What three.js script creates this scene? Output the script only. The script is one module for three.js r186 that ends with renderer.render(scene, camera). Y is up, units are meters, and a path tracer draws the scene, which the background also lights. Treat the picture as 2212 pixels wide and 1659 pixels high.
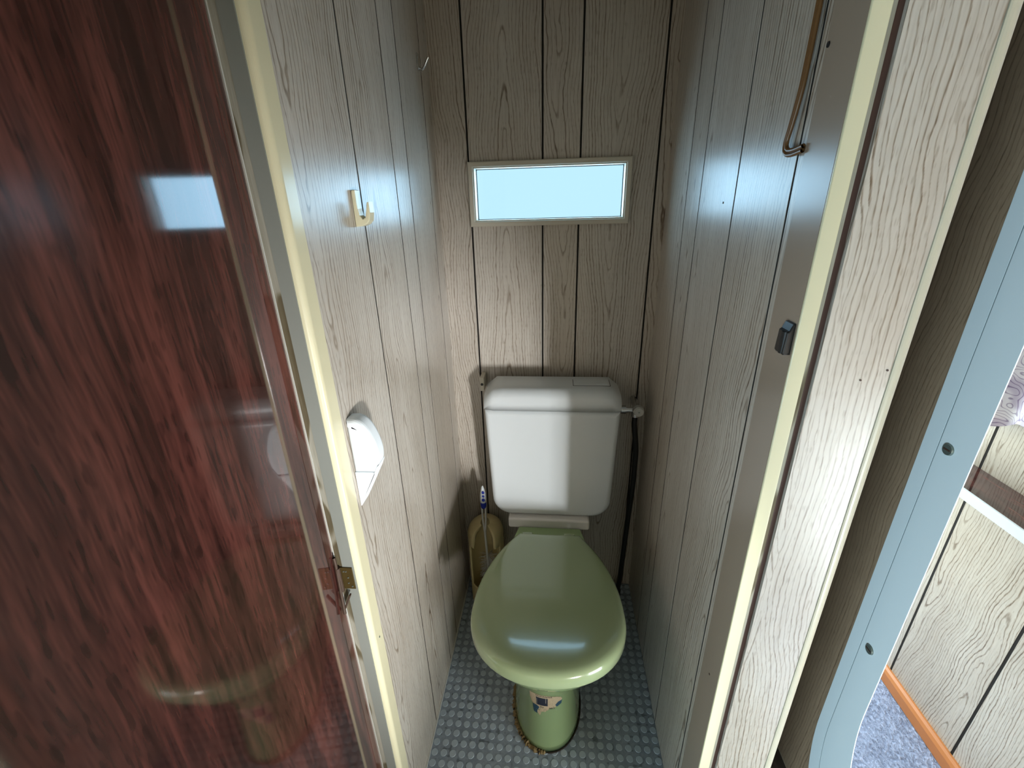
import * as THREE from 'three';
import { mergeGeometries } from 'three/addons/utils/BufferGeometryUtils.js';
import { RoundedBoxGeometry } from 'three/addons/geometries/RoundedBoxGeometry.js';
import { RectAreaLightUniformsLib } from 'three/addons/lights/RectAreaLightUniformsLib.js';

// ---------------------------------------------------------------- camera, sky, window light, exposure
const scene = new THREE.Scene();
const renderer = new THREE.WebGLRenderer({ antialias: true });
renderer.toneMapping = THREE.LinearToneMapping;
renderer.toneMappingExposure = 1.0;
renderer.shadowMap.enabled = true;
RectAreaLightUniformsLib.init();

const camera = new THREE.PerspectiveCamera(82.116, 4 / 3, 0.02, 60);
camera.position.set(0, 1.35, 1.293);
{
  const right = new THREE.Vector3(0.99542914, -0.02630354, -0.09180934);
  const back = new THREE.Vector3(0.09490888, 0.37952225, 0.92030167).normalize();   // minus the viewing direction
  const up = new THREE.Vector3().crossVectors(back, right).normalize();
  right.crossVectors(up, back).normalize();
  camera.quaternion.setFromRotationMatrix(new THREE.Matrix4().makeBasis(right, up, back));
}
scene.background = new THREE.Color().setRGB(0.55, 0.90, 1.06);            // even overcast sky

function daylight(w, h, x, y, z, tx, ty, tz, rgb, intensity) {            // sky light entering at a window
  const l = new THREE.RectAreaLight(new THREE.Color().setRGB(...rgb), intensity, w, h);
  l.position.set(x, y, z); l.lookAt(tx, ty, tz); scene.add(l);
  return l;
}
const WIN_X0 = -0.222, WIN_X1 = 0.183, WIN_Y0 = 1.303, WIN_Y1 = 1.443;
daylight(0.62, 0.34, -0.02, 1.373, -0.075, -0.02, 1.373, 1, [0.42, 0.73, 1.0], 6.8);       // toilet window
daylight(1.0, 0.7, -1.0, 0.40, 2.4, 1, 0.40, 2.4, [0.64, 0.88, 1.0], 37.0);                 // glass door of the passage, behind the open door
daylight(0.4, 0.36, 1.235, 0.36, 3.0, -1, 0.36, 3.0, [0.95, 0.98, 1.0], 580.0);             // low sunlit glass of the annex door
daylight(0.70, 0.80, 1.235, 0.22, 1.60, -1, 0.22, 1.60, [0.88, 0.97, 1.0], 16.0);            // low annex window
daylight(0.42, 1.5, 0.90, 0.75, -0.66, 0.90, 0.75, 1, [0.78, 0.95, 1.0], 18.0);             // glazed end of the annex

// ---------------------------------------------------------------- helpers
let seed = 7;
const rnd = () => { seed = (seed * 1664525 + 1013904223) >>> 0; return seed / 4294967296; };
const used = {};
const numbered = (n) => { const k = used[n] = (used[n] ?? -1) + 1; return k ? n + '_' + String(k).padStart(3, '0') : n; };
function shade(o) { o.castShadow = true; o.receiveShadow = true; return o; }
function mesh(name, geo, mat, parent, label) {
  const m = shade(new THREE.Mesh(geo, mat)); m.name = parent && parent !== scene ? name : numbered(name);
  if (label) m.userData.label = label;
  (parent ?? scene).add(m); return m;
}
function thing(name, label, category, pos = [0, 0, 0], group) {
  const g = new THREE.Group(); g.name = numbered(name); g.position.set(...pos); g.userData = { label, category };
  if (group) g.userData.group = group;
  scene.add(g); return g;
}
function setting(name, label, category = 'wall') {
  const g = new THREE.Group(); g.name = name; g.userData = { label, category, kind: 'structure' }; scene.add(g); return g;
}
// texture coordinates in metres, by the way each face points
function metres(geo, du = 0, dv = 0, along = 'y') {
  const g = geo.index ? geo.toNonIndexed() : geo; const p = g.attributes.position, uv = new Float32Array(p.count * 2);
  const a = new THREE.Vector3(), b = new THREE.Vector3(), c = new THREE.Vector3(), n = new THREE.Vector3();
  for (let i = 0; i < p.count; i += 3) {
    a.fromBufferAttribute(p, i); b.fromBufferAttribute(p, i + 1); c.fromBufferAttribute(p, i + 2);
    n.copy(b).sub(a).cross(c.clone().sub(a)); const ax = Math.abs(n.x), ay = Math.abs(n.y), az = Math.abs(n.z);
    [a, b, c].forEach((q, k) => {
      let u, v;
      if (ax >= ay && ax >= az) { u = q.z; v = q.y; } else if (ay >= az) { u = q.x; v = q.z; } else { u = q.x; v = q.y; }
      if (along === 'z' && ax >= ay && ax >= az) { u = q.y; v = q.z; }
      uv[(i + k) * 2] = u + du; uv[(i + k) * 2 + 1] = v + dv;
    });
  }
  g.setAttribute('uv', new THREE.BufferAttribute(uv, 2)); return g;
}
function box(x0, x1, y0, y1, z0, z1, du, dv, along) {
  const g = new THREE.BoxGeometry(x1 - x0, y1 - y0, z1 - z0); g.translate((x0 + x1) / 2, (y0 + y1) / 2, (z0 + z1) / 2);
  return metres(g, du, dv, along);
}
function rbox(x0, x1, y0, y1, z0, z1, r, s = 3) {
  const g = new RoundedBoxGeometry(x1 - x0, y1 - y0, z1 - z0, s, r); g.translate((x0 + x1) / 2, (y0 + y1) / 2, (z0 + z1) / 2);
  return g;
}
function poly(pts) { const s = new THREE.Shape(); pts.forEach(([x, y], i) => (i ? s.lineTo(x, y) : s.moveTo(x, y))); s.closePath(); return s; }
function prism(pts, z0, z1, bevel = 0, seg = 3) {                          // outline in x,y pushed along z
  const g = new THREE.ExtrudeGeometry(poly(pts), { depth: z1 - z0 - 2 * bevel, bevelEnabled: bevel > 0, bevelSize: bevel, bevelThickness: bevel, bevelOffset: -bevel, bevelSegments: seg, curveSegments: 12 });
  g.translate(0, 0, z0 + bevel); return g;
}
function pillar(pts, y0, y1) {                                             // outline in x,z raised along y
  const g = new THREE.ExtrudeGeometry(poly(pts.map(([x, z]) => [x, -z])), { depth: y1 - y0, bevelEnabled: false });
  g.rotateX(-Math.PI / 2); g.translate(0, y0, 0); return g;
}
function tube(pts, r, seg = 60, rs = 10) {
  return new THREE.TubeGeometry(new THREE.CatmullRomCurve3(pts.map((p) => new THREE.Vector3(...p)), false, 'catmullrom', 0.3), seg, r, rs);
}
function cyl(r0, r1, h, x, y, z, axis = 'y', seg = 28) {
  const g = new THREE.CylinderGeometry(r0, r1, h, seg);
  if (axis === 'x') g.rotateZ(Math.PI / 2); if (axis === 'z') g.rotateX(Math.PI / 2);
  g.translate(x, y, z); return g;
}
function arc(cx, cy, r, a0, a1, n = 8) { const o = []; for (let i = 0; i <= n; i++) { const a = a0 + (a1 - a0) * i / n; o.push([cx + r * Math.cos(a), cy + r * Math.sin(a)]); } return o; }
// closed surface through rings of points
function loft(rings, capStart = true, capEnd = true) {
  const n = rings[0].length, pos = [], idx = [];
  rings.forEach((r) => r.forEach((p) => pos.push(...p)));
  for (let i = 0; i < rings.length - 1; i++) for (let j = 0; j < n; j++) {
    const a = i * n + j, b = i * n + (j + 1) % n, c = a + n, d = b + n; idx.push(a, c, b, b, c, d);
  }
  const cap = (r, flip) => { const k = pos.length / 3, m = [0, 1, 2].map((q) => rings[r].reduce((s, p) => s + p[q], 0) / n); pos.push(...m); for (let j = 0; j < n; j++) { const a = r * n + j, b = r * n + (j + 1) % n; flip ? idx.push(k, b, a) : idx.push(k, a, b); } };
  if (capStart) cap(0, false); if (capEnd) cap(rings.length - 1, true);
  const g = new THREE.BufferGeometry(); g.setAttribute('position', new THREE.Float32BufferAttribute(pos, 3)); g.setIndex(idx); g.computeVertexNormals(); return g;
}

// ---------------------------------------------------------------- noise and computed textures
const lat = new Float32Array(65536); { let s = 12345; for (let i = 0; i < 65536; i++) { s = (s * 1103515245 + 12345) & 0x7fffffff; lat[i] = s / 0x7fffffff; } }
const hsh = (x, y, k) => lat[((x * 73 + y * 179 + k * 4519) ^ (y * 31 + ((x * 7) << 3))) & 65535];
function vn(x, y, k = 0, py = 1e9) {                                       // value noise, repeating after py cells in y
  const xi = Math.floor(x), yi = Math.floor(y), fx = x - xi, fy = y - yi, sx = fx * fx * (3 - 2 * fx), sy = fy * fy * (3 - 2 * fy);
  const y0 = ((yi % py) + py) % py, y1 = (y0 + 1) % py;
  const a = hsh(xi, y0, k), b = hsh(xi + 1, y0, k), c = hsh(xi, y1, k), d = hsh(xi + 1, y1, k);
  return a + (b - a) * sx + (c - a) * sy + (a - b - c + d) * sx * sy;
}
const sm = (a, b, t) => { t = Math.min(1, Math.max(0, (t - a) / (b - a))); return t * t * (3 - 2 * t); };
function paint(w, h, fn, srgb = true) {
  const d = new Uint8Array(w * h * 4), o = [0, 0, 0, 255];
  for (let j = 0; j < h; j++) for (let i = 0; i < w; i++) { o[3] = 255; fn(i, j, o); const k = (j * w + i) * 4; d[k] = o[0]; d[k + 1] = o[1]; d[k + 2] = o[2]; d[k + 3] = o[3]; }
  const t = new THREE.DataTexture(d, w, h, THREE.RGBAFormat); t.wrapS = t.wrapT = THREE.RepeatWrapping; t.magFilter = THREE.LinearFilter; t.minFilter = THREE.LinearMipmapLinearFilter; t.generateMipmaps = true;
  if (srgb) t.colorSpace = THREE.SRGBColorSpace; t.needsUpdate = true; return t;
}
// pale oak laminate: 0.8 m wide, 1.6 m tall, arched grain
const LW = 0.8, LH = 1.6;
function oak(base, grain, contrast, k0) {
  const W = 1024, H = 2048;
  const t = paint(W, H, (i, j, o) => {
    const u = i / W * LW, v = j / H * LH;
    const f = Math.floor(u / 0.2), s0 = u - f * 0.2 - 0.1, dir = (f + k0) % 2 ? 1 : -1;
    const uc = 0.045 * (vn(f * 7.3, v / LH * 4, 3 + k0, 4) - 0.5) + 0.012 * (vn(f * 3.1, v / LH * 16, 4 + k0, 16) - 0.5);
    const s = s0 - uc;
    let g = Math.sqrt(s * s + 0.00016) - dir * 0.0475 * v + 0.010 * (vn(u * 12, v / LH * 8, 5 + k0, 8) - 0.5) + 0.004 * (vn(u * 40, v / LH * 24, 7 + k0, 24) - 0.5) + 0.0022 * (vn(u * 120, v / LH * 90, 6 + k0, 90) - 0.5);
    const d = 0.0076, q = g / d, m = q - Math.floor(q), ring = Math.floor(q);
    const wgt = 0.45 + 0.55 * hsh(((ring % 10) + 10) % 10, f, 9), wid = 0.10 + 0.20 * hsh(((ring % 10) + 10) % 10, f, 11);
    let line = sm(0, 0.1, m) * (1 - sm(wid * 0.6, wid + 0.12, m)) * wgt;
    const pore = vn(u * 900, v / LH * 180, 12, 180), fine = vn(u * 420, v / LH * 40, 13, 40), broad = vn(u * 12, v / LH * 8, 14 + k0, 8);
    line *= 0.45 + 0.75 * pore;
    let a = line * contrast + (fine - 0.5) * 0.16 + sm(0.74, 0.95, vn(u * 700, v / LH * 120, 15, 120)) * 0.22 * contrast + (broad - 0.5) * 0.14;
    for (let c = 0; c < 3; c++) o[c] = Math.max(0, Math.min(255, base[c] + (grain[c] - base[c]) * a));
  });
  t.repeat.set(1 / LW, 1 / LH); return t;
}
const oakTex = oak([189, 180, 168], [112, 94, 76], 1.1, 0);
const oakTex2 = oak([186, 176, 163], [106, 88, 70], 1.15, 1);
const brownTex = oak([150, 127, 104], [92, 72, 54], 0.8, 1);
// reddish mahogany print
const mahoganyTex = paint(1024, 2048, (i, j, o) => {
  const u = i / 1024 * 0.64, v = j / 2048 * 1.28, P = 1.28;
  const w = 0.016 * (vn(u * 4, v / P * 3, 21, 3) - 0.5) + 0.006 * (vn(u * 20, v / P * 14, 22, 14) - 0.5);
  const a = vn((u + w) * 70, v / P * 6, 23, 6), b = vn((u + w) * 190, v / P * 14, 24, 14), c = vn((u + w) * 560, v / P * 70, 25, 70), d = vn((u + w) * 16, v / P * 5, 26, 5);
  const tick = sm(0.68, 0.88, vn((u + w) * 330, v / P * 60, 27, 60));
  let t = 0.30 * a + 0.24 * b + 0.16 * c + 0.30 * d; t = sm(0.16, 0.86, t) - 0.26 * tick;
  t = Math.max(0, Math.min(1, t));
  o[0] = 50 + 62 * t; o[1] = 29 + 36 * t; o[2] = 26 + 31 * t;
});
mahoganyTex.repeat.set(1 / 0.64, 1 / 1.28);
// weathered bare timber
const rawTex = paint(256, 1024, (i, j, o) => {
  const u = i / 256 * 0.1, v = j / 1024; const n = vn(u * 160, v * 6, 31, 6), k = sm(0.5, 0.62, vn(u * 60 + 3 * vn(0.5, v * 9, 33, 9), v * 10, 32, 10)), f = vn(u * 900, v * 60, 34, 60);
  const t = 0.35 * n + 0.25 * f; o[0] = 168 - 60 * t - 60 * k; o[1] = 164 - 62 * t - 66 * k; o[2] = 150 - 66 * t - 74 * k;
});
rawTex.repeat.set(10, 1);
// looped carpet
const carpetTex = paint(512, 512, (i, j, o) => {
  const u = i / 512, v = j / 512; const r = vn(u * 64, v * 40, 41, 40), n = vn(u * 180, v * 110, 42, 110), b = vn(u * 9, v * 9, 43, 9);
  const t = 0.5 * r + 0.4 * n + 0.2 * b; o[0] = 96 + 88 * t; o[1] = 106 + 90 * t; o[2] = 132 + 96 * t;
});
const carpetBump = paint(512, 512, (i, j, o) => { const u = i / 512, v = j / 512; const t = 0.6 * vn(u * 64, v * 40, 41, 40) + 0.4 * vn(u * 180, v * 110, 42, 110); o[0] = o[1] = o[2] = 255 * t; }, false);
for (const t of [carpetTex, carpetBump]) t.repeat.set(1 / 0.34, 1 / 0.34);
// speckled dirt on the vinyl floor
const vinylTex = paint(512, 512, (i, j, o) => {
  const u = i / 512, v = j / 512, n = vn(u * 150, v * 150, 51, 150), b = vn(u * 10, v * 10, 52, 10), s = sm(0.78, 0.9, vn(u * 60, v * 60, 53, 60));
  const t = 0.5 * n + 0.5 * b; o[0] = 124 + 30 * t - 34 * s; o[1] = 134 + 30 * t - 36 * s; o[2] = 147 + 30 * t - 40 * s;
});
vinylTex.repeat.set(2, 2);
const studTex = paint(256, 256, (i, j, o) => {
  const u = i / 256, v = j / 256, n = vn(u * 110, v * 110, 55, 110), s = sm(0.66, 0.85, vn(u * 40, v * 40, 56, 40));
  o[0] = 158 + 34 * n - 30 * s; o[1] = 170 + 34 * n - 30 * s; o[2] = 182 + 34 * n - 32 * s;
});
studTex.repeat.set(9, 9);
// scrolled curtain print
const curtainTex = paint(512, 512, (i, j, o) => {
  const u = i / 512, v = j / 512;
  const w = vn(u * 6, v * 6, 61, 6) + 0.5 * vn(u * 14, v * 14, 62, 14), q = w * 5, m = Math.abs(q - Math.floor(q) - 0.5) * 2;
  const l = sm(0.72, 0.92, m), b = sm(0.45, 0.75, vn(u * 7, v * 7, 63, 7));
  o[0] = 226 - 34 * b - 60 * l; o[1] = 222 - 40 * b - 66 * l; o[2] = 228 - 28 * b - 52 * l;
});
curtainTex.repeat.set(4, 4);
const fabricBump = paint(128, 128, (i, j, o) => { o[0] = o[1] = o[2] = 128 + 90 * (((i >> 1) + (j >> 1)) % 2 ? 1 : -1) * 0.5 + 30 * vn(i, j, 71, 128); }, false);

// ---------------------------------------------------------------- materials
const S = (hex, roughness = 0.5, more = {}) => new THREE.MeshPhysicalMaterial({ color: hex, roughness, ...more });
const M = {
  oak: S(0xffffff, 0.31, { map: oakTex, ior: 1.7 }),
  oak2: S(0xffffff, 0.31, { map: oakTex2, ior: 1.7 }),
  groove: S(0x17110c, 0.9),
  brown: S(0xffffff, 0.5, { map: brownTex }),
  mahogany: S(0xffffff, 0.06, { map: mahoganyTex, ior: 1.65 }),
    cream: S(0xdad2b0, 0.2),
  liner: S(0x988878, 0.24),
  greyPaint: S(0x868880, 0.4),
  raw: S(0xffffff, 0.75, { map: rawTex }),
  darkStrip: S(0x4a3128, 0.6),
  cornerTrim: S(0xb9b39e, 0.35),
  aluminium: S(0xdfeaf0, 0.38),
  seam: S(0x7f9096, 0.6),
  screw: S(0x8c9690, 0.35, { metalness: 0.7 }),
  vinyl: S(0xffffff, 0.5, { map: vinylTex }),
  stud: S(0xffffff, 0.42, { map: studTex }),
  passage: S(0x4a4038, 0.8),
  bead: S(0xc8c6c0, 0.4),
  ceiling: S(0xa59c8a, 0.8),
  plainWall: S(0xcfc6b4, 0.7),
  frame: S(0xc9c1b0, 0.4),
  gasket: S(0x2c2c2e, 0.7),
  pane: S(0xffffff, 0.03, { transmission: 1, thickness: 0, ior: 1.45 }),
  green: S(0x8f9c76, 0.16, { clearcoat: 0.6, clearcoatRoughness: 0.06 }),
  ceramic: S(0x90a474, 0.2, { clearcoat: 0.5, clearcoatRoughness: 0.08 }),
  white: S(0xd6dadb, 0.28),
  whiteRough: S(0xe8e3de, 0.6),
  ivory: S(0xd9c694, 0.45),
  black: S(0x0c0b0b, 0.35),
  hose: S(0x101010, 0.5),
  chrome: S(0xc8c8c8, 0.18, { metalness: 1 }),
  knob: S(0xb9b8b2, 0.3),
  paper: S(0xe6ebee, 0.9),
  hook: S(0xded6b6, 0.25),
  cable: S(0x6d4c2a, 0.35),
  brass: S(0x5a4a26, 0.45, { metalness: 0.6 }),
  rust: S(0x4a382c, 0.6, { metalness: 0.3 }),
  blue: S(0x1c2f9c, 0.3),
  bristle: S(0xcfccc8, 0.7),
  pine: S(0xc07a45, 0.4),
  carpet: S(0xffffff, 1, { map: carpetTex, bumpMap: carpetBump, bumpScale: 0.004 }),
  curtain: S(0xffffff, 0.95, { map: curtainTex, transmission: 0.3, thickness: 0 }),
  caulk: S(0x8d7650, 0.9),
  dirt: S(0x2e251a, 0.9),
  ground: S(0x8d9488, 0.95),
};

// ---------------------------------------------------------------- toilet room shell
const XL = -0.321, XR = 0.29, ZF = 0.757, TOP = 2.0, GAP = 0.0025, TH = 0.0005;
// floor with raised studs
{
  const g = setting('floor', 'grey studded vinyl floor of the toilet cubicle', 'floor');
  mesh('vinyl_sheet', box(-0.36, 0.42, -0.04, 0, -0.02, 1.05), M.vinyl, g);
  mesh('passage_floor', mergeGeometries([box(-0.95, 0.6, -0.05, -0.001, 1.05, 3.2), box(-0.95, -0.36, -0.05, -0.001, 0.7, 1.05), box(0.42, 0.6, -0.05, -0.001, -0.02, 1.05)]), M.passage, g, 'dark passage floor');
  const P = 0.0245, R = 0.0088, list = [], rest = [];
  const stud = new THREE.CylinderGeometry(R * 0.92, R, 0.0008, 14); stud.translate(0, 0.0004, 0);
  camera.updateMatrixWorld(); camera.updateProjectionMatrix();
  const v = new THREE.Vector3();
  for (let x = XL + 0.014; x < XR - 0.008; x += P) for (let z = 0.014; z < ZF + 0.3; z += P) {
    v.set(x, 0, z).project(camera); const px = (v.x * 0.5 + 0.5) * 2212, py = (0.5 - v.y * 0.5) * 1659;
    const seen = py < 1670 && px > 900 && px < 1450 && !(Math.hypot((px - 1182) / 166, (py - 1320) / 160) < 1) && !(px > 1118 && px < 1245 && py < 1610);
    (seen ? list : rest).push([x, z, py]);
  }
  list.sort((a, b) => b[2] - a[2]);
  rest.push(...list.splice(300));
  for (const [x, z] of list) { const m = mesh('stud', stud, M.stud, g); m.position.set(x, 0, z); m.rotation.y = rnd() * 6; }
  const r = mesh('stud_field', mergeGeometries(rest.map(([x, z]) => stud.clone().translate(x, 0, z))), M.stud, g); r.userData.kind = 'stuff';
}
function sideBoards(g, x, sgn, cuts) {                                     // boards of a wall whose face is at x, facing sgn
  for (let i = 0; i < cuts.length - 1; i++) {
    const z0 = cuts[i] + (i ? GAP : 0), z1 = cuts[i + 1] - (i < cuts.length - 2 ? GAP : 0);
    const xs = sgn > 0 ? [x - TH, x] : [x, x + TH];
    mesh('board', box(xs[0], xs[1], 0.001, TOP, z0, z1, rnd() * 0.8, rnd() * 1.6), i % 2 ? M.oak2 : M.oak, g);
  }
}
{
  const g = setting('wall_left', 'left cubicle wall of pale oak laminate boards with dark grooves');
  mesh('backing', box(XL - 0.034, XL - TH, 0, TOP, -0.02, 0.7235), M.groove, g);
  sideBoards(g, XL, 1, [0.0, 0.072, 0.252, 0.344, 0.527, 0.7235]);
}
{
  const g = setting('wall_right', 'right cubicle wall of pale oak laminate boards with dark grooves');
  mesh('backing', box(XR + TH, 0.40, 0, TOP, -0.02, 0.744), M.groove, g);
  sideBoards(g, XR, -1, [0.0, 0.19, 0.293, 0.482, 0.667, 0.692]);
  mesh('nail', cyl(0.0018, 0.0018, 0.0012, XR - 0.0004, 1.341, 0.432, 'x', 10), M.black, g);
}
{
  const g = setting('wall_back', 'back cubicle wall of oak laminate boards around the small window');
  const y0 = 0.001, y1 = TOP, a = WIN_Y0, b = WIN_Y1, d0 = -TH, d1 = 0;
  mesh('backing', mergeGeometries([box(XL - 0.03, WIN_X0, 0, TOP, -0.02, -TH), box(WIN_X1, 0.6, 0, TOP, -0.02, -TH), box(WIN_X0, WIN_X1, 0, a, -0.02, -TH), box(WIN_X0, WIN_X1, b, TOP, -0.02, -TH)]), M.groove, g);
  const c = [XL, -0.233, -0.036, 0.062, 0.259, XR + 0.006];
  mesh('board', box(c[0], c[1] - GAP, y0, y1, d0, d1, 0.31, 0.2), M.oak2, g);
  const l = c[1] + GAP, r = c[2] - GAP;
  mesh('board', metres(prism([[l, y0], [r, y0], [r, a], [WIN_X0, a], [WIN_X0, b], [r, b], [r, y1], [l, y1]], d0, d1), 0.225, 0.7), M.oak, g);
  mesh('board', box(c[2] + GAP, c[3] - GAP, y0, a, d0, d1, 0.09, 1.1), M.oak2, g);
  mesh('board', box(c[2] + GAP, c[3] - GAP, b, y1, d0, d1, 0.09, 1.1), M.oak2, g);
  const l2 = c[3] + GAP, r2 = c[4] - GAP;
  mesh('board', metres(prism([[l2, y0], [r2, y0], [r2, y1], [l2, y1], [l2, b], [WIN_X1, b], [WIN_X1, a], [l2, a]], d0, d1), 0.14, 0.35), M.oak, g);
  mesh('board', box(c[4] + GAP, c[5], y0, y1, d0, d1, 0.2, 0.9), M.oak2, g);
  mesh('lining', box(0.40, 0.6, 0, TOP, d0, d1), M.plainWall, g);
}
{
  const g = setting('ceiling', 'plain pale ceiling over cubicle and passage', 'ceiling');
  mesh('ceiling_panel', box(-0.99, 0.62, TOP, TOP + 0.03, -0.03, 3.24), M.ceiling, g);
}
mesh('baseboard_left', box(XL, XL + 0.004, 0, 0.005, 0.001, 0.73), M.bead).userData = { label: 'thin pale bead along the foot of the left cubicle wall', category: 'bead', kind: 'structure' };

// window in the back wall
{
  const g = setting('window_1', 'small wide cream framed window glowing above the cistern', 'window');
  const ox0 = -0.2345, ox1 = 0.1945, oy0 = 1.2915, oy1 = 1.4535;
  const ring = (x0, x1, y0, y1, t, z0, z1, bev) => {
    const s = poly([[x0, y0], [x1, y0], [x1, y1], [x0, y1]]); s.holes.push(poly([[x0 + t, y0 + t], [x0 + t, y1 - t], [x1 - t, y1 - t], [x1 - t, y0 + t]]));
    const e = new THREE.ExtrudeGeometry(s, { depth: z1 - z0 - 2 * bev, bevelEnabled: bev > 0, bevelSize: bev, bevelOffset: -bev, bevelThickness: bev, bevelSegments: 3 }); e.translate(0, 0, z0 + bev); return e;
  };
  mesh('window_frame', ring(ox0, ox1, oy0, oy1, 0.0135, 0.0005, 0.013, 0.003), M.frame, g);
  mesh('inner_lip', ring(ox0 + 0.0125, ox1 - 0.0125, oy0 + 0.0125, oy1 - 0.0125, 0.004, -0.024, 0.009, 0.001), M.frame, g);
  mesh('gasket', ring(-0.2185, 0.1785, 1.3075, 1.4375, 0.0022, -0.030, -0.024, 0), M.gasket, g);
  const p = mesh('pane', new THREE.PlaneGeometry(0.405, 0.138), M.pane, g); p.position.set(-0.02, 1.3725, -0.027);
}

// ---------------------------------------------------------------- door jambs and the front of the cubicle
{
  const g = setting('trim_1', 'cream rounded door jamb beside the open mahogany door', 'door jamb');
  mesh('bullnose', pillar([[-0.350, 0.724], [-0.3195, 0.724], ...arc(-0.3285, 0.748, 0.009, 0, Math.PI / 2, 8), [-0.350, 0.757]], 0, TOP), M.cream, g);
  mesh('painted_strip', box(-0.3478, -0.3288, 0, TOP, 0.7571, 0.7590), M.greyPaint, g);
  mesh('bare_strip', box(-0.3572, -0.3482, 0, TOP, 0.70, 0.7584), M.raw, g, 'worn bare timber strip');
  mesh('bead', box(-0.3584, -0.3574, 0, TOP, 0.70, 0.7592), M.bead, g, 'thin pale bead along the door');
  mesh('nail', cyl(0.0016, 0.0016, 0.002, -0.3193, 0.608, 0.738, 'x', 10), M.screw, g);
}
{
  const g = setting('trim_2', 'cream door jamb on the right side of the cubicle doorway', 'door jamb');
  mesh('liner', box(0.2865, 0.3055, 0, TOP, 0.689, 0.7545), M.liner, g, 'beige lining of the jamb');
  mesh('jamb', rbox(0.2865, 0.3055, 0.0, TOP, 0.7546, 0.758, 0.0015), M.cream, g);
  mesh('worn_edge', box(0.3057, 0.3098, 0, TOP, 0.70, 0.7562), M.raw, g, 'scuffed bare edge of the jamb');
  mesh('dark_strip', box(0.31, 0.3188, 0, TOP, 0.70, 0.7515), M.darkStrip, g, 'dark brown strip beside the jamb');
  mesh('nail', cyl(0.0018, 0.0018, 0.0012, 0.2862, 0.55, 0.724, 'x', 10), M.darkStrip, g);
  mesh('nail_hole', cyl(0.003, 0.003, 0.001, 0.2862, 1.497, 0.694, 'x', 12), M.black, g);
}
{
  const g = setting('wall_front', 'narrow pale oak panel beside the cubicle doorway');
  mesh('panel', box(0.319, 0.4035, 0, TOP, 0.744, ZF, 0.27, 0.4), M.oak, g);
  mesh('corner_trim', pillar([[0.404, 0.70], [0.404, 0.758], ...arc(0.406, 0.742, 0.0165, Math.PI / 2, 0, 8), [0.4225, 0.70]], 0, TOP), M.cornerTrim, g, 'rounded cream corner moulding');
  for (const [x, y] of [[0.378, 1.139], [0.405, 1.152]]) mesh('nail', cyl(0.0012, 0.0012, 0.0012, x - 0.006, y, ZF + 0.0004, 'z', 8), M.darkStrip, g);
  mesh('left_partition', box(-0.95, -0.3590, 0, TOP, 0.70, 0.754, 0.1, 0.1), M.plainWall, g);
  mesh('header', box(-0.319, 0.286, 1.94, TOP, 0.70, 0.752), M.cream, g);
}

// mahogany door, opened towards the viewer
{
  const g = setting('door_1', 'dark red mahogany door standing open on the left', 'door');
  const turn = 6.5 * Math.PI / 180;
  g.position.set(-0.3592, 0, 0.7605); g.rotation.y = turn;                 // local +z runs along the door, +x is its cubicle face
  const L = 0.62, D = -0.028;
  mesh('door_leaf', box(D, 0, 0.015, 1.93, 0, L, 0.12, 0.1), M.mahogany, g);
  const h = new THREE.Group(); h.name = 'hinge'; h.userData.label = 'tarnished brass folding hinge'; h.rotation.y = -turn; g.add(h);
  mesh('jamb_plate', rbox(0.0035, 0.0280, 0.751, 0.797, -0.0014, 0.0004, 0.0004), M.brass, h);
  mesh('knuckle', cyl(0.0042, 0.0042, 0.050, 0.0052, 0.774, 0.0034, 'y', 16), M.rust, h);
  mesh('pin', tube([[0.003, 0.820, 0.003], [0.0045, 0.805, 0.0045], [0.0055, 0.745, 0.009], [0.0075, 0.708, 0.014]], 0.0026, 20, 8), M.rust, h);
  const cl = mesh('clip', rbox(-0.0016, 0.0016, -0.020, 0.020, -0.003, 0.003, 0.001), M.rust, h); cl.position.set(0.0125, 0.728, 0.008); cl.rotation.z = -0.42;
  for (const [x, y] of [[0.013, 0.789], [0.017, 0.789], [0.019, 0.776], [0.018, 0.764], [0.0235, 0.757]]) mesh('hinge_screw', cyl(0.0014, 0.0014, 0.0012, x, y, 0.0007, 'z', 8), M.screw, h);
}

// ---------------------------------------------------------------- passage and annex shell
{
  const g = setting('wall_passage', 'dark brown grained panel beside the white entrance frame');
  mesh('panel', box(0.6, 0.612, 0, TOP, -0.02, 0.64, 0.4, 0.3), M.brown, g);
  mesh('panel', box(0.6, 0.612, 0, TOP, 2.2, 3.2, 0.1, 0.6), M.brown, g);
  mesh('panel', box(0.6, 0.612, 1.86, TOP, 0.64, 1.30, 0.1, 0.6), M.brown, g);
  mesh('panel', box(0.6, 0.612, 0.74, TOP, 1.30, 2.2, 0.3, 0.6), M.brown, g);
  mesh('panel', box(0.6, 0.612, 0, 0.35, 1.30, 2.2, 0.5, 0.6), M.brown, g);
  mesh('panel', box(0.6, 0.612, 0.35, 0.74, 1.30, 1.5, 0.5, 0.6), M.brown, g);
  mesh('panel', box(0.6, 0.612, -0.3, 0, -0.02, 3.2, 0.1, 0.6), M.plainWall, g);
}
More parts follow.
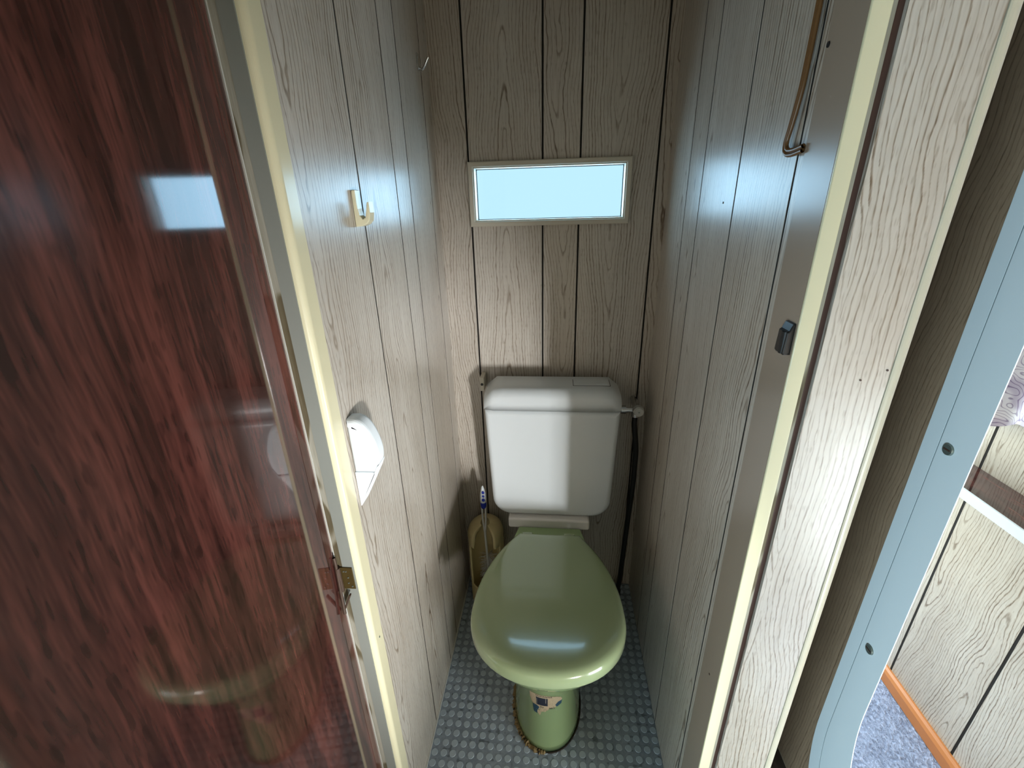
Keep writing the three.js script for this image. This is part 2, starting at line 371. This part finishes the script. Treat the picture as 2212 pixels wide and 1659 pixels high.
{
  const g = setting('trim_3', 'white metal entrance frame with rounded foot and screw caps', 'door frame');
  const outer = [], inner = [], mid = [], y1 = 1.86;
  for (let i = 0; i <= 24; i++) { const y = 0.6 * (1 - i / 24); const c = (a) => (y < a ? (a - y) * (a - y) / 1.2 : 0); outer.push([0.606 + c(0.27), y]); mid.push([0.6345 + c(0.30), y]); inner.push([0.6945 + c(0.43), y]); }
  const strip = (a, b, x0, x1, bev) => {                                   // outlines in z,y; thickness along x
    const pts = [[a[0][0], y1], ...a, ...[...b].reverse(), [b[0][0], y1]];
    const e = new THREE.ExtrudeGeometry(poly(pts.map(([z, y]) => [-z, y])), { depth: x1 - x0 - 2 * bev, bevelEnabled: true, bevelSize: bev, bevelOffset: -bev, bevelThickness: bev, bevelSegments: 2 });
    e.rotateY(Math.PI / 2); e.translate(x0 + bev, 0, 0); return e;         // x -> -z
  };
  mesh('outer_flange', strip(outer, mid.map(([z, y]) => [z - 0.0008, y]), 0.5982, 0.5998, 0.0003), M.aluminium, g);
  mesh('seam', strip(mid.map(([z, y]) => [z - 0.0008, y]), mid.map(([z, y]) => [z + 0.0008, y]), 0.5984, 0.5998, 0.0001), M.seam, g);
  mesh('frame_post', strip(mid.map(([z, y]) => [z + 0.0008, y]), inner, 0.5982, 0.5998, 0.0003), M.aluminium, g);
  for (const [y, z] of [[0.986, 0.6535], [0.554, 0.6565]]) {
    const s = mesh('screw', cyl(0.0085, 0.0095, 0.003, 0.5968, y, z, 'x', 20), M.screw, g); mesh('screw_slot', box(0.5948, 0.5956, y - 0.0012, y + 0.0012, z - 0.006, z + 0.006), M.darkStrip, s);
  }
}
const XA = 1.185, YA = -0.25;
{
  const g = setting('wall_annex', 'bright pale oak boarded wall seen past the white frame');
  
  const bk = (y0, y1, z0, z1) => box(XA + TH, XA + 0.05, y0, y1, z0, z1);
  mesh('backing', mergeGeometries([bk(YA, 2.2, -0.7, 1.25), bk(0.62, 2.2, 1.25, 1.95), bk(YA, -0.18, 1.25, 1.95), bk(YA, 2.2, 1.95, 2.78), bk(YA, 0.15, 2.78, 3.22), bk(0.57, 2.2, 2.78, 3.22), bk(YA, 2.2, 3.22, 3.7)]), M.groove, g);
  const cuts = [-0.7, -0.36, -0.105, 0.13, 0.387, 0.64, 0.90];
  for (let i = 0; i < cuts.length - 1; i++) mesh('board', box(XA, XA + TH, YA, 2.2, cuts[i] + 0.004, cuts[i + 1] - 0.004, 0.13 + i * 0.21, 0.3 + i * 0.4), i % 2 ? M.oak2 : M.oak, g);
  for (const [a, b, y0, y1] of [[0.904, 1.254, YA, 2.2], [1.254, 1.954, 0.62, 2.2], [1.254, 1.954, YA, -0.18], [1.954, 2.5, YA, 2.2], [2.5, 2.784, YA, 2.2], [2.784, 3.224, 0.57, 2.2], [2.784, 3.224, YA, 0.15], [3.224, 3.6, YA, 2.2]]) mesh('board', box(XA, XA + TH, y0, y1, a, b - 0.004, rnd(), rnd()), M.oak, g);
  mesh('end_panel', box(0.612, XA, YA, 2.2, 3.6, 3.64), M.plainWall, g);
  mesh('end_panel', mergeGeometries([box(0.612, 0.68, YA, 2.2, -0.7, -0.64), box(1.12, XA, YA, 2.2, -0.7, -0.64), box(0.68, 1.12, YA, 0.0, -0.7, -0.64), box(0.68, 1.12, 1.5, 2.2, -0.7, -0.64)]), M.plainWall, g);
  mesh('ceiling_panel', box(0.612, XA + 0.05, 2.2, 2.23, -0.7, 3.64), M.ceiling, g);
  mesh('side_panel', mergeGeometries([box(0.6, 0.612, YA, 2.2, -0.7, -0.03), box(0.6, 0.612, TOP, 2.2, -0.03, 3.64), box(0.6, 0.612, YA, 2.2, 3.2, 3.64)]), M.plainWall, g);
}
{
  const g = setting('floor_annex', 'blue grey looped carpet below the white frame', 'carpet');
  mesh('carpet', box(0.612, XA, YA - 0.03, YA, -0.64, 3.6), M.carpet, g);
}
{
  const s = [[0, 0], [0.016, 0], [0.019, 0.004], [0.019, 0.040], [0.014, 0.050], [0.006, 0.054], [0, 0.054]];
  const e = new THREE.ExtrudeGeometry(poly(s), { depth: 1.9, bevelEnabled: false }); e.rotateY(Math.PI); e.translate(XA, YA, 1.3);
  const m = mesh('baseboard_annex', metres(e), M.pine); m.userData = { label: 'orange brown wooden skirting along the blue carpet', category: 'skirting', kind: 'structure' };
}
{
  const g = setting('wall_rear', 'plain walls closing the passage behind the viewer');
  mesh('rear_panel', box(-0.95, 0.612, 0, TOP, 3.2, 3.24), M.brown, g);
  mesh('left_panel', mergeGeometries([box(-0.99, -0.95, 0, TOP, 0.70, 1.9), box(-0.99, -0.95, 0, TOP, 2.9, 3.24), box(-0.99, -0.95, 0, 0.05, 1.9, 2.9), box(-0.99, -0.95, 0.75, TOP, 1.9, 2.9)]), M.brown, g);
}
function plainWindow(name, label, x, y0, y1, z0, z1) {
  const g = setting(name, label, 'window'); const t = 0.02, f = [];
  f.push(box(x - 0.012, x + 0.012, y0, y0 + t, z0, z1), box(x - 0.012, x + 0.012, y1 - t, y1, z0, z1), box(x - 0.012, x + 0.012, y0 + t, y1 - t, z0, z0 + t), box(x - 0.012, x + 0.012, y0 + t, y1 - t, z1 - t, z1));
  mesh('window_frame', mergeGeometries(f), M.aluminium, g);
  const p = mesh('pane', new THREE.PlaneGeometry(z1 - z0 - 0.03, y1 - y0 - 0.03), M.pane, g); p.rotation.y = Math.PI / 2; p.position.set(x, (y0 + y1) / 2, (z0 + z1) / 2);
}
plainWindow('window_2', 'low glass of the passage behind the open door', -0.97, 0.05, 0.75, 1.9, 2.9);
plainWindow('window_3', 'low glass of the annex door', 1.21, 0.15, 0.57, 2.78, 3.22);
plainWindow('window_4', 'low annex window beyond the ledge', 1.21, -0.18, 0.62, 1.25, 1.95);

// ledge and curtain in the annex
{
  const g = thing('window_ledge', 'mahogany ledge with white front edge on the bright boarded wall', 'ledge');
  mesh('ledge_top', box(1.067, XA - 0.001, 0.610, 0.632, -0.5, 0.92, 0, 0, 'z'), M.mahogany, g);
  mesh('front_edge', rbox(1.060, 1.067, 0.606, 0.634, -0.5, 0.92, 0.002), M.aluminium, g, 'white front edge');
}
{
  const g = thing('curtain', 'pale violet curtain with grey scroll print above the mahogany ledge', 'curtain');
  const nz = 90, ny = 24, pos = [], uv = [], idx = [];
  for (const side of [0, 1]) for (let j = 0; j <= ny; j++) for (let i = 0; i <= nz; i++) {
    const z = 0.02 + 0.86 * i / nz, y0 = 0.775 + 0.012 * Math.sin(z * 34) + 0.03 * sm(0.1, 0.24, z), y = y0 + (1.75 - y0) * j / ny;
    pos.push(1.145 + 0.014 * Math.sin(z * 48 + 0.6 * Math.sin(y * 5)) + side * 0.0016, y, z); uv.push(z, y);
  }
  const N = (nz + 1) * (ny + 1);
  for (const side of [0, 1]) for (let j = 0; j < ny; j++) for (let i = 0; i < nz; i++) { const a = side * N + j * (nz + 1) + i, b = a + 1, c = a + nz + 1, d = c + 1; side ? idx.push(a, b, c, b, d, c) : idx.push(a, c, b, b, c, d); }
  const e = new THREE.BufferGeometry(); e.setAttribute('position', new THREE.Float32BufferAttribute(pos, 3)); e.setAttribute('uv', new THREE.Float32BufferAttribute(uv, 2)); e.setIndex(idx); e.computeVertexNormals();
  mesh('cloth', e, M.curtain, g);
  mesh('curtain_rail', cyl(0.006, 0.006, 0.95, 1.146, 1.755, 0.45, 'z', 14), M.aluminium, g);
}

// ---------------------------------------------------------------- toilet
const CX = -0.010;
function egg(k, zr, zm, zfr, hw, rear, p = 1.9, n = 72) {                            // outline in x,z: straight rear edge, widest at zm
  const o = [];
  for (let i = 0; i < n; i++) {
    const t = i / n * Math.PI * 2, c = Math.cos(t), s = Math.sin(t);       // t=0 front, pi rear
    let x, z;
    if (c >= 0) { z = zm + (zfr - zm) * Math.pow(c, 0.96); x = hw * Math.sign(s) * Math.pow(Math.abs(s), 0.94); }
    else {
      const q = Math.min(1, Math.max(0, -c)); z = zm - (zm - zr) * Math.min(1, Math.pow(q, 0.93) * 1.02);
      const r = (zm - z) / (zm - zr);
      x = Math.sign(s) * (hw - (hw - rear) * Math.pow(r, p)); if (r > 0.94) x *= sm(0, 0.16, Math.abs(s)) ** 0.7;
    }
    o.push([x, z]);
  }
  return o.map(([x, z]) => [x * k, z]);
}
function ringAt(out, s, y, cz) { return out.map(([x, z]) => [CX + x * s, y, cz + (z - cz) * s]); }
const toilet = thing('toilet', 'olive green toilet with closed egg shaped lid', 'toilet');
{
  const out = egg(1, 0.252, 0.525, 0.684, 0.184, 0.090, 2.2), cz = 0.47;
  mesh('lid', loft([[0.965, 0.4085], [0.99, 0.4092], [0.998, 0.413], [1.0, 0.420], [1.0, 0.430], [0.994, 0.4375], [0.98, 0.4435], [0.955, 0.4478], [0.92, 0.4502], [0.85, 0.4518], [0.7, 0.4528], [0.5, 0.4536], [0.25, 0.454], [0.05, 0.4541]].map(([s, y]) => ringAt(out, s, y, cz))), M.green, toilet);
  const so = egg(0.95, 0.268, 0.525, 0.670, 0.183, 0.086);
  mesh('seat', loft([[0.90, 0.3982], [0.985, 0.3988], [1, 0.402], [1, 0.405], [0.985, 0.4078], [0.9, 0.4082]].map(([s, y]) => ringAt(so, s, y, cz))), M.green, toilet);
  for (const x of [-0.07, 0.055]) mesh('hinge_block', rbox(CX + x - 0.012, CX + x + 0.022, 0.3985, 0.428, 0.228, 0.258, 0.005), M.green, toilet);
  // bowl and foot: sections from the floor up to the rim
  const sec = [[0.0, 0.12, 0.44, 0.580, 0.094, 0.08], [0.02, 0.12, 0.44, 0.577, 0.092, 0.078], [0.10, 0.125, 0.44, 0.566, 0.088, 0.074], [0.18, 0.13, 0.44, 0.563, 0.088, 0.072], [0.24, 0.14, 0.45, 0.575, 0.098, 0.075], [0.30, 0.155, 0.47, 0.610, 0.130, 0.082], [0.345, 0.168, 0.50, 0.645, 0.158, 0.088], [0.375, 0.172, 0.52, 0.660, 0.170, 0.097], [0.393, 0.172, 0.52, 0.664, 0.173, 0.097], [0.398, 0.174, 0.52, 0.660, 0.170, 0.095]];
  const bowlRings = sec.map(([y, zr, zm, zf, hw, re]) => egg(1, zr, zm, zf, hw, re, 1.1).map(([x, z]) => [CX + x, y, z]));
  mesh('bowl', loft(bowlRings), M.ceramic, toilet);
  // perished sealant round the foot
  const base = egg(1, 0.12, 0.44, 0.582, 0.0955, 0.08).map(([x, z]) => [CX + x, z]); const N = base.length;
  const at = (t) => { const i = Math.floor(t) , f = t - i, a = base[((i % N) + N) % N], b = base[(((i + 1) % N) + N) % N]; return [a[0] + (b[0] - a[0]) * f, a[1] + (b[1] - a[1]) * f]; };
  const seal = (t0, t1, r, steps, m, name, lump) => {
    const rings = [];
    for (let i = 0; i <= steps; i++) {
      const t = t0 + (t1 - t0) * i / steps, [x, z] = at(t), [x2, z2] = at(t + 0.3); const tx = x2 - x, tz = z2 - z, l = Math.hypot(tx, tz), nx = -tz / l, nz = tx / l, end = Math.min(1, Math.min(i, steps - i) / 3);
      const rr = r * (0.25 + 0.75 * end) * (1 + lump * (vn(t * 3.1, 0.5, 81) - 0.5)), ring = [];
      for (let k = 0; k < 8; k++) { const a = k / 8 * 6.2832, q = rr * (1 + lump * 0.8 * (vn(t * 5, k * 1.7, 82) - 0.5)); ring.push([x + nx * Math.cos(a) * q * -0.9, 0.0025 + Math.max(-0.0024, Math.sin(a) * q * 0.8), z + nz * Math.cos(a) * q * -0.9]); }
      rings.push(ring);
    }
    mesh(name, loft(rings), m, toilet);
  };
  seal(-19, -0.2, 0.0068, 150, M.caulk, 'sealant', 1.1);
  seal(-0.4, 19, 0.0022, 60, M.dirt, 'joint', 0.5);
  for (let i = 0; i < 26; i++) { const [x, z] = at(-17.5 + 16.5 * (i + rnd() * 0.7) / 26); const r = 0.0014 + 0.0022 * rnd(); const e = new THREE.IcosahedronGeometry(r, 0); e.translate(x - 0.003 * rnd(), 0.0055 + 0.002 * rnd(), z + 0.004 * rnd()); mesh('sealant_crumb', e, rnd() < 0.6 ? M.dirt : M.caulk, toilet); }
  // torn sticker on the front of the foot
  const cv = document.createElement('canvas'); cv.width = 512; cv.height = 384; const x = cv.getContext('2d');
  x.clearRect(0, 0, 512, 384);
  x.fillStyle = '#bda98a'; x.beginPath();
  [[40, 10], [120, 0], [300, 0], [400, 20], [470, 60], [500, 120], [480, 170], [440, 190], [380, 240], [330, 230], [260, 300], [215, 300], [190, 370], [150, 330], [120, 250], [60, 200], [30, 130]].forEach(([a, b], i) => (i ? x.lineTo(a, b) : x.moveTo(a, b))); x.closePath(); x.fill();
  for (let i = 0; i < 500; i++) { x.fillStyle = rnd() < 0.5 ? 'rgba(205,190,160,0.5)' : 'rgba(120,100,80,0.35)'; x.fillRect(60 + rnd() * 400, rnd() * 300, 4 + rnd() * 12, 2 + rnd() * 5); }
  x.fillStyle = '#1f2434'; x.fillRect(132, 62, 160, 142); x.fillStyle = '#8f8a80'; x.fillRect(262, 62, 8, 100); x.fillRect(140, 100, 6, 110);
  x.fillStyle = '#3b2f2c'; x.font = 'bold 46px sans-serif'; x.fillText('QUEANNE', 128, 42);
  x.fillStyle = '#24485c'; x.beginPath(); [[75, 215], [150, 220], [180, 240], [150, 300], [150, 350], [95, 340]].forEach(([a, b], i) => (i ? x.lineTo(a, b) : x.moveTo(a, b))); x.closePath(); x.fill();
  x.beginPath(); [[395, 190], [440, 150], [500, 140], [490, 195], [420, 225]].forEach(([a, b], i) => (i ? x.lineTo(a, b) : x.moveTo(a, b))); x.closePath(); x.fill();
  x.fillStyle = '#33302e'; x.font = 'bold 34px sans-serif'; x.fillText('NICE', 310, 250); x.fillText('my', 190, 240);
  for (let i = 0; i < 60; i++) x.clearRect(60 + rnd() * 420, 200 + rnd() * 170, 4 + rnd() * 10, 3 + rnd() * 7);
  const lt = new THREE.CanvasTexture(cv); lt.colorSpace = THREE.SRGBColorSpace;
  const lm = S(0xffffff, 0.8, { map: lt, alphaTest: 0.5, transparent: false });
  const pos = [], uv = [], idx = [], nu = 14, nv = 10;
  const surf = (t, y) => {                                                 // the foot's surface at ring place t and height y
    let k = 0; while (k < sec.length - 2 && sec[k + 1][0] < y) k++;
    const f = (y - sec[k][0]) / (sec[k + 1][0] - sec[k][0]); const pick = (r) => { const n = r.length, i = Math.floor(t), q = t - i, a = r[((i % n) + n) % n], b = r[(((i + 1) % n) + n) % n]; return [a[0] + (b[0] - a[0]) * q, a[2] + (b[2] - a[2]) * q]; };
    const a = pick(bowlRings[k]), b = pick(bowlRings[k + 1]); return [a[0] + (b[0] - a[0]) * f, y, a[1] + (b[1] - a[1]) * f];
  };
  for (let j = 0; j <= nv; j++) for (let i = 0; i <= nu; i++) {
    const t = -6.2 + 11.4 * i / nu, y = 0.122 + 0.088 * j / nv, p = surf(t, y), l = Math.hypot(p[0] - CX, 0.13), o = 0.0009;
    pos.push(p[0] + o * (p[0] - CX) / l, y, p[2] + o * 0.9); uv.push(i / nu, j / nv);
  }
  for (let j = 0; j < nv; j++) for (let i = 0; i < nu; i++) { const a = j * (nu + 1) + i; idx.push(a, a + 1, a + nu + 1, a + 1, a + nu + 2, a + nu + 1); }
  const e = new THREE.BufferGeometry(); e.setAttribute('position', new THREE.Float32BufferAttribute(pos, 3)); e.setAttribute('uv', new THREE.Float32BufferAttribute(uv, 2)); e.setIndex(idx); e.computeVertexNormals();
  mesh('sticker', e, lm, toilet, 'torn worn paper sticker');
}
// cistern
{
  const g = thing('cistern', 'white plastic cistern with push plate above the green toilet', 'cistern', [-0.006, 0, 0]);
  const body = []; const T = 0.7945;
  body.push([-0.196, T], ...arc(-0.124, 0.4855, 0.060, Math.PI, 1.5 * Math.PI, 10), ...arc(0.124, 0.4855, 0.060, -Math.PI / 2, 0, 10), [0.196, T]);
  mesh('tank', prism(body, 0.032, 0.152, 0.016, 6), M.white, g);
  const lid = [[-0.197, 0.7962], [0.197, 0.7962], ...arc(0.170, 0.830, 0.027, 0.12, Math.PI / 2, 6), ...arc(-0.170, 0.830, 0.027, Math.PI / 2, Math.PI - 0.12, 6)];
  const rings = [];
  for (let i = 0; i <= 14; i++) {                                          // lid: profile in z,y lofted across x with rounded shoulders
    const a = i / 14, x = -0.197 + 0.394 * a, e = Math.min(1, Math.min(a, 1 - a) / 0.085), dr = 0.024 * (1 - Math.sqrt(1 - (1 - e) * (1 - e))), y1 = 0.858 - dr, f = 0.154 - 0.4 * dr;
    rings.push([[x, 0.7962, 0.032], [x, y1 - 0.004, 0.032], [x, y1, 0.037], [x, y1 + 0.0005, 0.09], [x, y1, 0.118], ...arc(0.122, y1 - 0.030, 0.030, Math.PI / 2 - 0.15, 0.25, 7).map(([z, y]) => [x, y, z + (f - 0.1535)]), [x, y1 - 0.036, f], [x, 0.7962, f]]);
  }
  mesh('cistern_lid', loft(rings), M.white, g);
  const pp = mesh('push_plate', rbox(0.062, 0.166, 0.8578, 0.8600, 0.062, 0.108, 0.001), M.white, g);
  mesh('plate_joint', box(0.0605, 0.1675, 0.8578, 0.8586, 0.0605, 0.1095), M.gasket, pp);
  mesh('push_button', rbox(0.128, 0.162, 0.8598, 0.8612, 0.070, 0.101, 0.0006), M.white, pp);
  mesh('flush_cover', rbox(-0.134, 0.121, 0.388, 0.4235, 0.07, 0.168, 0.007), M.whiteRough, g, 'rough white block under the tank');
  const bk = mesh('bracket', rbox(-0.222, -0.2085, 0.812, 0.858, 0.001, 0.05, 0.003), M.frame, g, 'beige wall bracket with screw');
  mesh('bracket_screw', cyl(0.0042, 0.0042, 0.002, -0.2153, 0.835, 0.0505, 'z', 14), M.black, bk);
}
// stop valve and hose
{
  const g = thing('stop_valve', 'chrome stop valve with black hose right of the cistern', 'valve');
  mesh('coupling', mergeGeometries([cyl(0.0125, 0.0125, 0.015, 0.207, 0.770, 0.078, 'x', 6).toNonIndexed(), cyl(0.0085, 0.0085, 0.03, 0.222, 0.770, 0.078, 'x', 20).toNonIndexed()]), M.chrome, g);
  mesh('valve_body', mergeGeometries([cyl(0.011, 0.012, 0.03, 0.243, 0.764, 0.078, 'y', 20), cyl(0.010, 0.010, 0.09, 0.247, 0.773, 0.047, 'z', 20)]), M.chrome, g);
  const kn = mesh('knob', mergeGeometries([cyl(0.0155, 0.0155, 0.016, 0.2475, 0.776, 0.098, 'z', 24), cyl(0.0125, 0.014, 0.003, 0.2475, 0.776, 0.1075, 'z', 24)]), M.knob, g, 'round pale turning knob');
  mesh('knob_screw', cyl(0.0022, 0.0022, 0.002, 0.2475, 0.776, 0.1095, 'z', 10), M.screw, kn);
  mesh('hose', tube([[0.243, 0.752, 0.078], [0.243, 0.72, 0.078], [0.249, 0.68, 0.076], [0.256, 0.62, 0.072], [0.257, 0.50, 0.068], [0.252, 0.35, 0.064], [0.247, 0.2, 0.062], [0.244, 0.09, 0.06], [0.238, 0.022, 0.058]], 0.0085, 80, 12), M.hose, g, 'black hose');
  mesh('floor_pipe', mergeGeometries([cyl(0.013, 0.013, 0.03, 0.2375, 0.016, 0.058, 'y', 18), cyl(0.009, 0.009, 0.05, 0.213, 0.014, 0.058, 'x', 18)]), M.black, g);
}
// brush and holder
{
  const g = thing('brush_holder', 'ivory hooded brush holder in the corner beside the toilet', 'brush holder', [-0.232, 0.0, 0.083]);
  const R = 0.062, n = 40;
  const wall = (a0, a1, y0, y1, r0, r1, top = 0) => {
    const rings = []; for (let i = 0; i <= n; i++) { const a = a0 + (a1 - a0) * i / n, c = Math.cos(a), s = Math.sin(a); rings.push([[r1 * c, y0, r1 * s], [r1 * c, y1 - 0.004, r1 * s], [(r1 - 0.003) * c, y1, (r1 - 0.003) * s], [r0 * c, y1, r0 * s], [r0 * c, y0, r0 * s]]); }
    return loft(rings).toNonIndexed();
  };
  const q = Math.PI / 2, open = 1.0;                                      // opening faces +z
  const h = []; for (let i = 0; i <= n; i++) {                             // hood: half dome over the back, open to the front
    const a = q + 0.62 + (Math.PI * 2 - 1.24) * i / n, c = Math.cos(a), s = Math.sin(a), f = 0.012 * Math.max(0, -s);
    const P = [[R, 0.262], [R, 0.298 + f], [R - 0.004, 0.312 + f], [R - 0.014, 0.322 + f], [R - 0.030, 0.329 + f], [R - 0.046, 0.332 + f], [R - 0.046, 0.329 + f], [R - 0.030, 0.325 + f], [R - 0.016, 0.317 + f], [R - 0.008, 0.306 + f], [R - 0.006, 0.262]];
    h.push(P.map(([r, y]) => [r * c, y, r * s]));
  }
  mesh('hood', loft(h), M.ivory, g);
  mesh('shell', wall(q + open, q + Math.PI * 2 - open, 0.05, 0.276, R - 0.006, R), M.ivory, g);
  mesh('cup', wall(0, Math.PI * 2, 0.001, 0.085, R - 0.006, R), M.ivory, g);
  mesh('cup_floor', cyl(R - 0.004, R - 0.004, 0.006, 0, 0.004, 0), M.ivory, g);
}
{
  const g = thing('toilet_brush', 'white toilet brush with blue grip standing in the ivory holder', 'brush', [-0.230, 0.012, 0.101]);
  const prof = [[0, 0.486], [0.003, 0.482], [0.0065, 0.470], [0.0095, 0.452], [0.0105, 0.436], [0.010, 0.422]];
  const lathe = (p) => new THREE.LatheGeometry(p.map(([r, y]) => new THREE.Vector2(r, y)).reverse(), 20);
  mesh('grip', lathe(prof), M.white, g);
  mesh('grip_base', lathe([[0.010, 0.4225], [0.0104, 0.412], [0.009, 0.402], [0.006, 0.396], [0, 0.3955]]), M.blue, g, 'dark blue grip end');
  for (const [y, r, s] of [[0.464, 0.0092, 0.0052], [0.450, 0.0100, 0.0045], [0.436, 0.0108, 0.006]]) { const e = new THREE.SphereGeometry(s, 14, 10); e.scale(0.9, 1.15, 0.35); e.translate(0.0022, y, r - 0.0008); mesh('grip_inlay', e, M.blue, g); }
  mesh('stem', mergeGeometries([tube([[-0.006, 0.402, 0], [-0.005, 0.35, 0.001], [-0.0015, 0.30, 0.002]], 0.0032, 20, 8), tube([[0.006, 0.402, 0], [0.005, 0.35, 0.001], [0.0015, 0.30, 0.002]], 0.0032, 20, 8), tube([[0, 0.306, 0.002], [0.001, 0.24, 0.000], [0.003, 0.06, -0.012]], 0.0042, 20, 8)]), M.bristle, g);
  const b = []; for (let i = 0; i < 240; i++) { const a = rnd() * 6.283, y = 0.06 + 0.13 * rnd(), l = 0.024 + 0.008 * rnd(), e = new THREE.CylinderGeometry(0.0007, 0.0009, l, 4); e.rotateZ(Math.PI / 2); e.translate(l / 2 + 0.002, 0, 0); e.rotateZ(-0.35 * rnd()); e.rotateY(a); e.translate(0.003, y, -0.012); b.push(e); }
  const br = mesh('bristles', mergeGeometries(b), M.bristle, g); br.userData.kind = 'stuff';
}
// paper roll by the jamb
{
  const g = thing('toilet_roll', 'white toilet paper roll with hanging sheet half hidden behind the left jamb', 'toilet roll');
  const smooth = (p, n) => new THREE.CatmullRomCurve3(p.map(([x, y]) => new THREE.Vector3(x, y, 0))).getPoints(n).map((v) => [v.x, v.y]);
  const pr = [...smooth([[-0.3175, 1.047], [-0.307, 1.047], [-0.2965, 1.0415], [-0.288, 1.030], [-0.2815, 1.013], [-0.2775, 0.995], [-0.277, 0.980], [-0.2795, 0.966], [-0.285, 0.953]], 40), [-0.3205, 0.953], [-0.3205, 1.0465]];
  mesh('roll', prism(pr, 0.680, 0.716, 0.010, 5), M.paper, g);
  const sh = [...smooth([[-0.2790, 0.9665], [-0.2845, 0.9535], [-0.298, 0.9265], [-0.3195, 0.886]], 16), [-0.3205, 0.888], [-0.3205, 0.952], [-0.286, 0.9525]];
  mesh('hanging_sheet', prism(sh, 0.682, 0.713, 0.0012, 1), M.paper, g);
}
// hooks on the left wall
{
  const g = thing('coat_hook', 'cream plastic coat hook on the left wall in the window glow', 'hook', [XL, 1.348, 0.556]);
  const J = [[0.0005, 0.026], [0.003, 0.028], [0.0065, 0.027], [0.007, 0.0], [0.009, -0.010], [0.0135, -0.0155], [0.018, -0.013], [0.0205, -0.004], [0.0235, 0.009], [0.0265, 0.010], [0.0268, -0.006], [0.0245, -0.018], [0.019, -0.0235], [0.010, -0.0265], [0.0005, -0.027]];
  mesh('hook_body', prism(J, -0.010, 0.010, 0.0015, 2), M.hook, g);
}
{
  const g = thing('metal_hook', 'small bright metal hook high on the left wall near the corner', 'hook', [XL, 1.655, 0.098]);
  mesh('back_plate', rbox(0.0005, 0.003, -0.016, 0.018, -0.006, 0.006, 0.001), M.chrome, g);
  mesh('prong', tube([[0.003, -0.010, 0], [0.010, -0.014, 0], [0.018, -0.006, 0.002], [0.027, 0.008, 0.004]], 0.0028, 24, 8), M.chrome, g);
}
// cable on the right wall
{
  const g = thing('electric_cable', 'brown twin cable hanging down the right wall and bending to the jamb', 'cable');
  const path = (o) => [[0.284 - o, 1.98, 0.655 + o], [0.284, 1.75, 0.662 + o], [0.284, 1.545, 0.661 + o], [0.284, 1.47, 0.658 + o], [0.284, 1.43, 0.649 + o * 0.9], [0.284, 1.412 + o * 0.3, 0.643 + o * 0.8], [0.284, 1.403 + o * 0.8, 0.6445 + o * 0.7], [0.284, 1.3985 + o, 0.653 + o * 0.2], [0.284, 1.398 + o, 0.668], [0.284, 1.400 + o, 0.6885]];
  mesh('core', tube(path(-0.0024), 0.0027, 120, 8), M.cable, g);
  mesh('core', tube(path(0.0024), 0.0027, 120, 8), M.cable, g);
}
// door catch
{
  const g = thing('door_catch', 'small black door catch on the right jamb', 'catch', [0.2864, 1.187, 0.742]);
  mesh('catch_body', prism([[0, -0.018], [0, 0.021], [-0.003, 0.020], [-0.006, 0.012], [-0.0085, 0.010], [-0.0095, -0.016], [-0.008, -0.018]], -0.011, 0.011, 0.0015, 2), M.black, g);
  mesh('catch_roller', cyl(0.0045, 0.0045, 0.027, -0.007, -0.003, 0.005, 'y', 18), M.hose, g);
}
// ground outside
mesh('ground', box(-8, 8, -0.62, -0.6, -8, 10), M.ground).userData = { label: 'grey ground outside the windows', category: 'ground', kind: 'structure' };

renderer.render(scene, camera);
